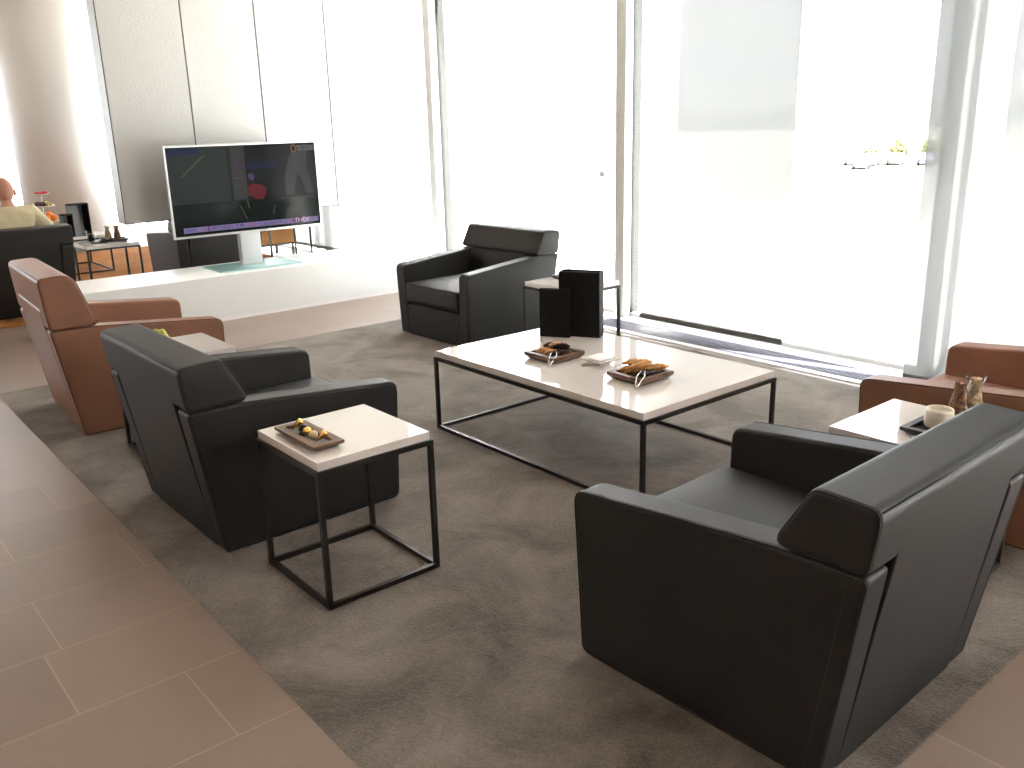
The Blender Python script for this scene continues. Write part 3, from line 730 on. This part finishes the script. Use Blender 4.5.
body = skin('body', J, E_, M['skin'], pp)
# head with face, ears (looks towards -x)
bm = bmesh.new(); bmesh.ops.create_uvsphere(bm, u_segments=32, v_segments=24, radius=1)
for v in bm.verts:
    x, y, z = v.co; fx = -x
    X = x*.098; Y = y*.077; Z = z*.118
    if z < 0: Y *= 1-.20*(-z); X = X*(1-.12*(-z)) - (.012 if fx > 0 else 0)*(-z)
    if fx > .9 and -.35 < z < .1 and abs(y) < .16: X -= .020*(1-abs(y)/.16)*(1 if z < 0 else .5)
    if fx > .8 and .02 < z < .2 and .2 < abs(y) < .5: X += .007
    if fx > .85 and -.55 < z < -.42 and abs(y) < .3: X += .004
    v.co = (X, Y, Z)
hd = obj('head', bm, M['skin'], pp, smooth=True); hd.location = (-.035, 0, 1.062)
for s in (-1, 1):
    bm = bmesh.new(); ball(bm, (0, 0, 0), .032, (.62, .28, 1.0)); o = obj('ear', bm, M['skin'], hd, smooth=True); o.location = (.012, s*.079, -.012); o.rotation_euler = (0, -.15, s*.5)
    bm = bmesh.new(); ball(bm, (0, 0, 0), .011); o = obj('eye', bm, M['eye'], hd, smooth=True); o.location = (-.086, s*.031, .010)
Js = [((.0, 0, .48), (.155, .15)), ((.035, 0, .62), (.155, .125)), ((.035, 0, .78), (.175, .12)), ((.02, 0, .885), (.12, .085)), ((.005, 0, .94), (.066, .066))]
Es = [(0, 1), (1, 2), (2, 3), (3, 4)]
for s in (-1, 1):
    k = len(Js); aj = arm_j(s); Js += [(aj[0][0], .080), (aj[1][0], .066), (aj[2][0], .060), (aj[3][0], .042)]; Es += [(2, k), (k, k+1), (k+1, k+2), (k+2, k+3)]
skin('shirt', Js, Es, M['shirt'], pp)
Jt = [((.0, 0, .50), (.15, .12))]; Et = []
for s in (-1, 1):
    k = len(Jt); Jt += [((-.06, s*.10, .505), .10), ((-.43, s*.13, .48), .076), ((-.44, s*.13, .28), .066), ((-.42, s*.13, .11), .055)]; Et += [(0, k), (k, k+1), (k+1, k+2), (k+2, k+3)]
skin('trousers', Jt, Et, M['trouser'], pp)
for s in (-1, 1):
    bm = bmesh.new(); ball(bm, (0, 0, 0), .05, (2.4, .9, .8)); 
    for v in bm.verts: v.co.z = max(v.co.z, -.035)
    o = obj('shoe', bm, M['rubber'], pp, smooth=True); o.location = (-.49, s*.135, .048)
# ------------------------------------------------------------------ far tables: fruit stand, menus, carafes
FX, FY = -7.42, -.06
fs = thing('fruit_stand', 'three tier glass fruit stand on the far coffee table', 'fruit stand', (FX, FY, TT))
bm = bmesh.new(); tube(bm, [(0, 0, 0), (0, 0, .50)], .006, 8); ball(bm, (0, 0, .50), .012); obj('pole', bm, M['chrome'], fs, smooth=True)
for z, r in ((.155, .15), (.325, .125), (.455, .085)):
    bm = bmesh.new(); lathe(bm, [(.01, 0), (r*.8, .003), (r, .016), (r*.98, .018), (r*.78, .006)], 28, capt=True); pl = obj('plate', bm, M['china'], fs, smooth=True); pl.location = (0, 0, z)
bm = bmesh.new(); lathe(bm, [(.07, 0), (.06, .008), (.01, .014)], 24, capt=True); obj('foot', bm, M['chrome'], fs, smooth=True)
om = None
for k in range(9):
    a = k/7*2*PI; r = .098
    P = (FX+r*math.cos(a), FY+r*math.sin(a), TT+.155+.010+.036) if k < 7 else (FX+.045*math.cos(k*2.5), FY+.05*math.sin(k*2.5), TT+.155+.078)
    if om is None:
        bm = bmesh.new(); ball(bm, (0, 0, 0), .038, seg=18, ring=12); o = obj('orange', bm, M['orange'], None, smooth=True); om = o
    else: o = om.copy(); COL.objects.link(o)
    o.location = P; tag(o, 'ripe orange on the lowest tier of the fruit stand', 'orange', 'oranges on the fruit stand')
gd = gg = None
for k in range(44):
    a = rg.random()*2*PI; lay = 0 if k < 26 else 1; r = rg.random()**.5*(.10-.03*lay)
    dk = math.sin(a) < .35
    if dk:
        if gd is None: bm = bmesh.new(); ball(bm, (0, 0, 0), .014, seg=10, ring=7); o = gd = obj('grape', bm, M['grape_dark'], None, smooth=True)
        else: o = gd.copy(); COL.objects.link(o)
        tag(o, 'dark red grape on the middle tier of the fruit stand', 'grape', 'dark grapes on the fruit stand')
    else:
        if gg is None: bm = bmesh.new(); ball(bm, (0, 0, 0), .014, seg=10, ring=7); o = gg = obj('grape', bm, M['grape'], None, smooth=True)
        else: o = gg.copy(); COL.objects.link(o)
        tag(o, 'green grape on the middle tier of the fruit stand', 'grape', 'green grapes on the fruit stand')
    o.location = (FX+r*math.cos(a), FY+r*math.sin(a), TT+.325+.022+lay*.022)
bb = None
for k in range(16):
    a = rg.random()*2*PI; r = .02+rg.random()**.5*.045
    if bb is None: bm = bmesh.new(); ball(bm, (0, 0, 0), .015, (1, 1, 1.2), seg=10, ring=7); o = bb = obj('strawberry', bm, M['berry'], None, smooth=True)
    else: o = bb.copy(); COL.objects.link(o)
    o.location = (FX+r*math.cos(a), FY+r*math.sin(a), TT+.455+.022); tag(o, 'red berry on the top tier of the fruit stand', 'berry', 'red berries on the fruit stand')
def menu_stand(label, x, y, w, d, h, rz):
    t = thing('menu_stand', label, 'menu stand', (x, y, TT), rz)
    e = .035
    bm = bmesh.new(); box(bm, 0, .012, -w/2, w/2, 0, h); obj('cover', bm, M['menu_grey'], t)
    bm = bmesh.new(); box(bm, 0, d, w/2-.012, w/2, 0, h); obj('side_cover', bm, M['menu'], t)
    bm = bmesh.new(); box(bm, .012, d, -w/2, w/2-.012, h-e*.5, h); obj('top_cover', bm, M['menu'], t)
menu_stand('taller open black menu stand on the far coffee table', -7.32, .23, .20, .12, .35, .35)
menu_stand('shorter open black menu stand beside the fruit stand', -7.22, .08, .10, .10, .25, .35)
tr, tz = make_tray('serving_tray', 'dark tray with two small carafes on the far side table', (-5.46, .07), .17, .26, SZ, M['wood_dark'], M['menu'], -.2, .02)
carafe('carafe', 'small far carafe of pale snacks, nearer the dark candle glass', (-5.50, .040, SZ+tz), .135, .034, M['nuts'], 'mixed_nuts', 'pale snacks in the small far carafe')
carafe('carafe', 'small far carafe of brown snacks, on the side away from the candle glass', (-5.47, .115, SZ+tz), .135, .0335, M['pretzel'], 'brown_snacks', 'brown snacks in the small far carafe')
bm = bmesh.new(); lathe(bm, [(.030, 0), (.036, .006), (.038, .11), (.034, .11), (.032, .085), (.0, .085)], 24)
o = obj('candle_glass', bm, M['vessel'], None, smooth=True); o.location = (-5.52, -.115, SZ); tag(o, 'clear glass with a dark candle on the far side table', 'glass')
bm = bmesh.new(); lathe(bm, [(.027, .008), (.030, .01), (.031, .075), (.004, .075)], 20, capt=True)
o = obj('candle', bm, M['cola'], None, smooth=True); o.location = (-5.52, -.115, SZ); tag(o, 'dark red candle inside the clear glass', 'candle')
bm = bmesh.new(); box(bm, -.07, .07, -.035, .035, 0, .009); bevel(bm, .003, 2)
o = obj('mobile_phone', bm, M['menu'], None); o.location = (-5.38, -.08, SZ); o.rotation_euler = (0, 0, 1.3); tag(o, 'black mobile phone lying on the far side table', 'phone')
# orange bench
bn = thing('bench', 'orange upholstered bench with dark steel legs by the far window', 'bench', (-6.62, 1.9, .012))
bm = bmesh.new(); box(bm, -.28, .24, -.45, .54, .185, .34); bevel(bm, .02, 3); obj('cushion', bm, pmat('orange_fabric', (.46, .22, .08), .8), bn, smooth=True)
bm = bmesh.new(); box(bm, -.27, .23, -.44, .53, .160, .185); obj('frame', bm, M['steel'], bn)
for x in (-.26, .20):
    for y in (-.43, .50): obj('leg', bxm(x, x+.025, y, y+.025, 0, .16), M['steel'], bn)
# ------------------------------------------------------------------ outside
GZ = -5.0
struct('ground_outside', bxm(-900, 700, 3.6, 1100, GZ-.2, GZ), M['apron'], 'pale concrete airport apron')
bm = bmesh.new(); rows = []
for k in range(901):
    a = math.radians(50+130*k/900); D = 345
    H = 10.2+1.0*math.sin(k*.045)+.45*math.sin(k*.37+1)+.35*rg.random()
    rows.append([bm.verts.new((d_*math.cos(a), d_*math.sin(a), GZ+z_)) for d_, z_ in ((D, 0), (D+1.5, H*.5), (D+3.5, H*.85), (D+8, H), (D+30, H*.98), (D+34, 0))])
for A_, B_ in zip(rows, rows[1:]):
    for k in range(5): bm.faces.new((A_[k], B_[k], B_[k+1], A_[k+1]))
o = obj('forest', bm, M['forest'], None, smooth=True); tag(o, 'dark line of woodland along the horizon beyond the airfield', 'forest', None, 'stuff')
def tree(x, y, h, w, label):
    t = thing('tree', label, 'tree', (x, y, GZ))
    bm = bmesh.new(); tube(bm, [(0, 0, 0), (0, 0, h*.5)], [.25, .15], 8); obj('trunk', bm, M['trunk'], t)
    bm = bmesh.new(); r2 = random.Random(int(x*7))
    for k in range(60):
        a = r2.random()*2*PI; rr = r2.random()**.5*w*.8
        bmesh.ops.create_icosphere(bm, subdivisions=1, radius=w*(.16+.14*r2.random()), matrix=Matrix.Translation((rr*math.cos(a), rr*math.sin(a), h*(.35+.6*r2.random()*(1-rr/w*.5)))))
    obj('crown', bm, M['tree'], t)
tree(-53.2, 107.5, 2.9, 1.3, 'small yellow green tree behind the middle of the parked cars')
tree(-49.3, 109.5, 3.3, 2.0, 'yellow green tree nearest the right window post')
tree(-56.5, 107, 2.2, 1.0, 'smallest yellow green tree at the left of the parked cars')
def car(x, y, rz, mt, label, group=None):
    t = thing('car', label, 'car', (x, y, GZ), rz, group)
    bm = bmesh.new()
    P = [(-2.2, .35), (2.2, .35), (2.2, .8), (1.2, .95), (.6, 1.4), (-1.2, 1.42), (-1.9, .95), (-2.2, .9)]
    profile(bm, P, -.85, .85); bevel(bm, .08, 2, .3); obj('body', bm, mt, t, smooth=True)
    bm = bmesh.new(); profile(bm, [(-1.55, .98), (1.0, .98), (.52, 1.34), (-1.12, 1.36)], -.87, .87); obj('window', bm, M['glassdark'], t)
    for u in (-1.4, 1.4):
        for v in (-.82, .82):
            bm = bmesh.new(); tube(bm, [(u, v-.1, .33), (u, v+.1, .33)], .33, 14); obj('wheel', bm, M['rubber'], t)
for x, y, mt, lb in ((-56.2, 102.3, 'carblue', 'dark blue car parked at the left end of the row outside'), (-54.1, 102.8, 'cargrey', 'grey car parked beside the dark blue one outside'), (-52.0, 104.6, 'carred', 'dark red car parked mid row outside'), (-48.6, 105.4, 'carblue', 'blue car parked nearest the window post outside'), (-51.5, 96, 'cargrey', 'grey car standing alone in front of the parked row')):
    car(x, y, 2.05, M[mt], lb)
st = thing('service_truck', 'white lift truck with two slanted blue panels on the apron', 'truck', (-34.2, 31.4, GZ), R_(50))
bm = bmesh.new(); box(bm, -2.6, 2.6, -.9, .9, .5, .9); obj('chassis', bm, M['carwhite'], st)
bm = bmesh.new(); box(bm, -1.1, 1.3, -.85, .85, .9, 3.7); bevel(bm, .05, 2); obj('lift_body', bm, M['carwhite'], st)
bm = bmesh.new(); box(bm, 1.5, 2.6, -.85, .85, .9, 2.2); bevel(bm, .12, 3); obj('cab', bm, M['carwhite'], st)
for x0_, z0_ in ((-.55, 1.15), (.05, 2.75)):
    bm = bmesh.new(); vs = [(x0_, -.86, z0_), (x0_+.35, -.86, z0_), (x0_+.62, -.86, z0_+.75), (x0_+.36, -.86, z0_+.75)]
    A_ = [bm.verts.new(v) for v in vs]; B_ = [bm.verts.new((v[0], -.90, v[2])) for v in vs]
    bm.faces.new(A_); bm.faces.new(B_[::-1])
    for k in range(4): bm.faces.new((A_[k], B_[k], B_[(k+1) % 4], A_[(k+1) % 4]))
    obj('side_panel', bm, M['bluepanel'], st)
for u in (-1.9, 1.9):
    for v in (-.75, .75):
        bm = bmesh.new(); tube(bm, [(u, v-.12, .4), (u, v+.12, .4)], .4, 14); obj('wheel', bm, M['cargrey'], st)
tg = thing('baggage_tug', 'grey baggage tug beside the window post outside', 'tug', (-68.5, 72.5, GZ), .7)
bm = bmesh.new(); box(bm, -1.5, 1.5, -.7, .7, .3, 1.0); box(bm, -.3, .9, -.65, .65, 1.0, 1.9); bevel(bm, .08, 2); obj('body', bm, M['cargrey'], tg)
for u in (-1, 1):
    for v in (-.7, .7):
        bm = bmesh.new(); tube(bm, [(u, v-.1, .3), (u, v+.1, .3)], .3, 12); obj('wheel', bm, M['rubber'], tg)
bd = thing('terminal_building', 'distant white airport building with small grey windows', 'building', (-150, 150, GZ), R_(45))
obj('wall', bxm(-2, 2, -30, 30, 0, 9), M['carwhite'], bd)
bm = bmesh.new()
for k in range(22):
    box(bm, 2.0, 2.05, -28+k*2.6, -26.9+k*2.6, 1.6, 2.6)
obj('window_row', bm, M['cargrey'], bd)
# ------------------------------------------------------------------ light
w = bpy.data.worlds.new('World'); S.world = w; w.use_nodes = True
nt = w.node_tree; bg = nt.nodes['Background']
tc = nt.nodes.new('ShaderNodeTexCoord'); n = nt.nodes.new('ShaderNodeTexNoise'); n.inputs['Scale'].default_value = 5; n.inputs['Detail'].default_value = 6
mp = nt.nodes.new('ShaderNodeMapping'); mp.inputs['Scale'].default_value = (1, 1, 4)
nt.links.new(tc.outputs['Generated'], mp.inputs[0]); nt.links.new(mp.outputs[0], n.inputs['Vector'])
r = nt.nodes.new('ShaderNodeValToRGB'); r.color_ramp.elements[0].position = .35; r.color_ramp.elements[1].position = .7
r.color_ramp.elements[0].color = (.86, .93, 1, 1); r.color_ramp.elements[1].color = (1, 1, 1, 1)
nt.links.new(n.outputs['Fac'], r.inputs[0]); nt.links.new(r.outputs[0], bg.inputs[0]); bg.inputs[1].default_value = 2.4
sun = bpy.data.lights.new('sun', 'SUN'); sun.energy = 50; sun.angle = .01; sun.color = (1, .97, .92)
so = bpy.data.objects.new('sun', sun); COL.objects.link(so)
sd = Vector((.587, .123, .80)); so.rotation_euler = sd.to_track_quat('Z', 'Y').to_euler(); so.location = (20, 10, 30)
# ------------------------------------------------------------------ camera
f, yaw, pitch, roll = 895.614, 2.45047, .28857, -.02599
CP = (3.727, -2.559, 1.574)
fw = Vector((math.cos(yaw)*math.cos(pitch), math.sin(yaw)*math.cos(pitch), -math.sin(pitch)))
rt = fw.cross(Vector((0, 0, 1))).normalized(); up = rt.cross(fw)
r2 = math.cos(roll)*rt+math.sin(roll)*up; u2 = -math.sin(roll)*rt+math.cos(roll)*up
cd = bpy.data.cameras.new('camera'); cd.sensor_width = 36; cd.lens = f/1024*36; cd.clip_end = 3000
co = bpy.data.objects.new('camera', cd); COL.objects.link(co)
co.matrix_world = Matrix(((r2.x, u2.x, -fw.x, CP[0]), (r2.y, u2.y, -fw.y, CP[1]), (r2.z, u2.z, -fw.z, CP[2]), (0, 0, 0, 1)))
S.camera = co
S.view_settings.view_transform = 'Standard'; S.view_settings.look = 'None'
S.view_settings.gamma = 1; S.view_settings.exposure = 0.9; S.view_settings.use_curve_mapping = False
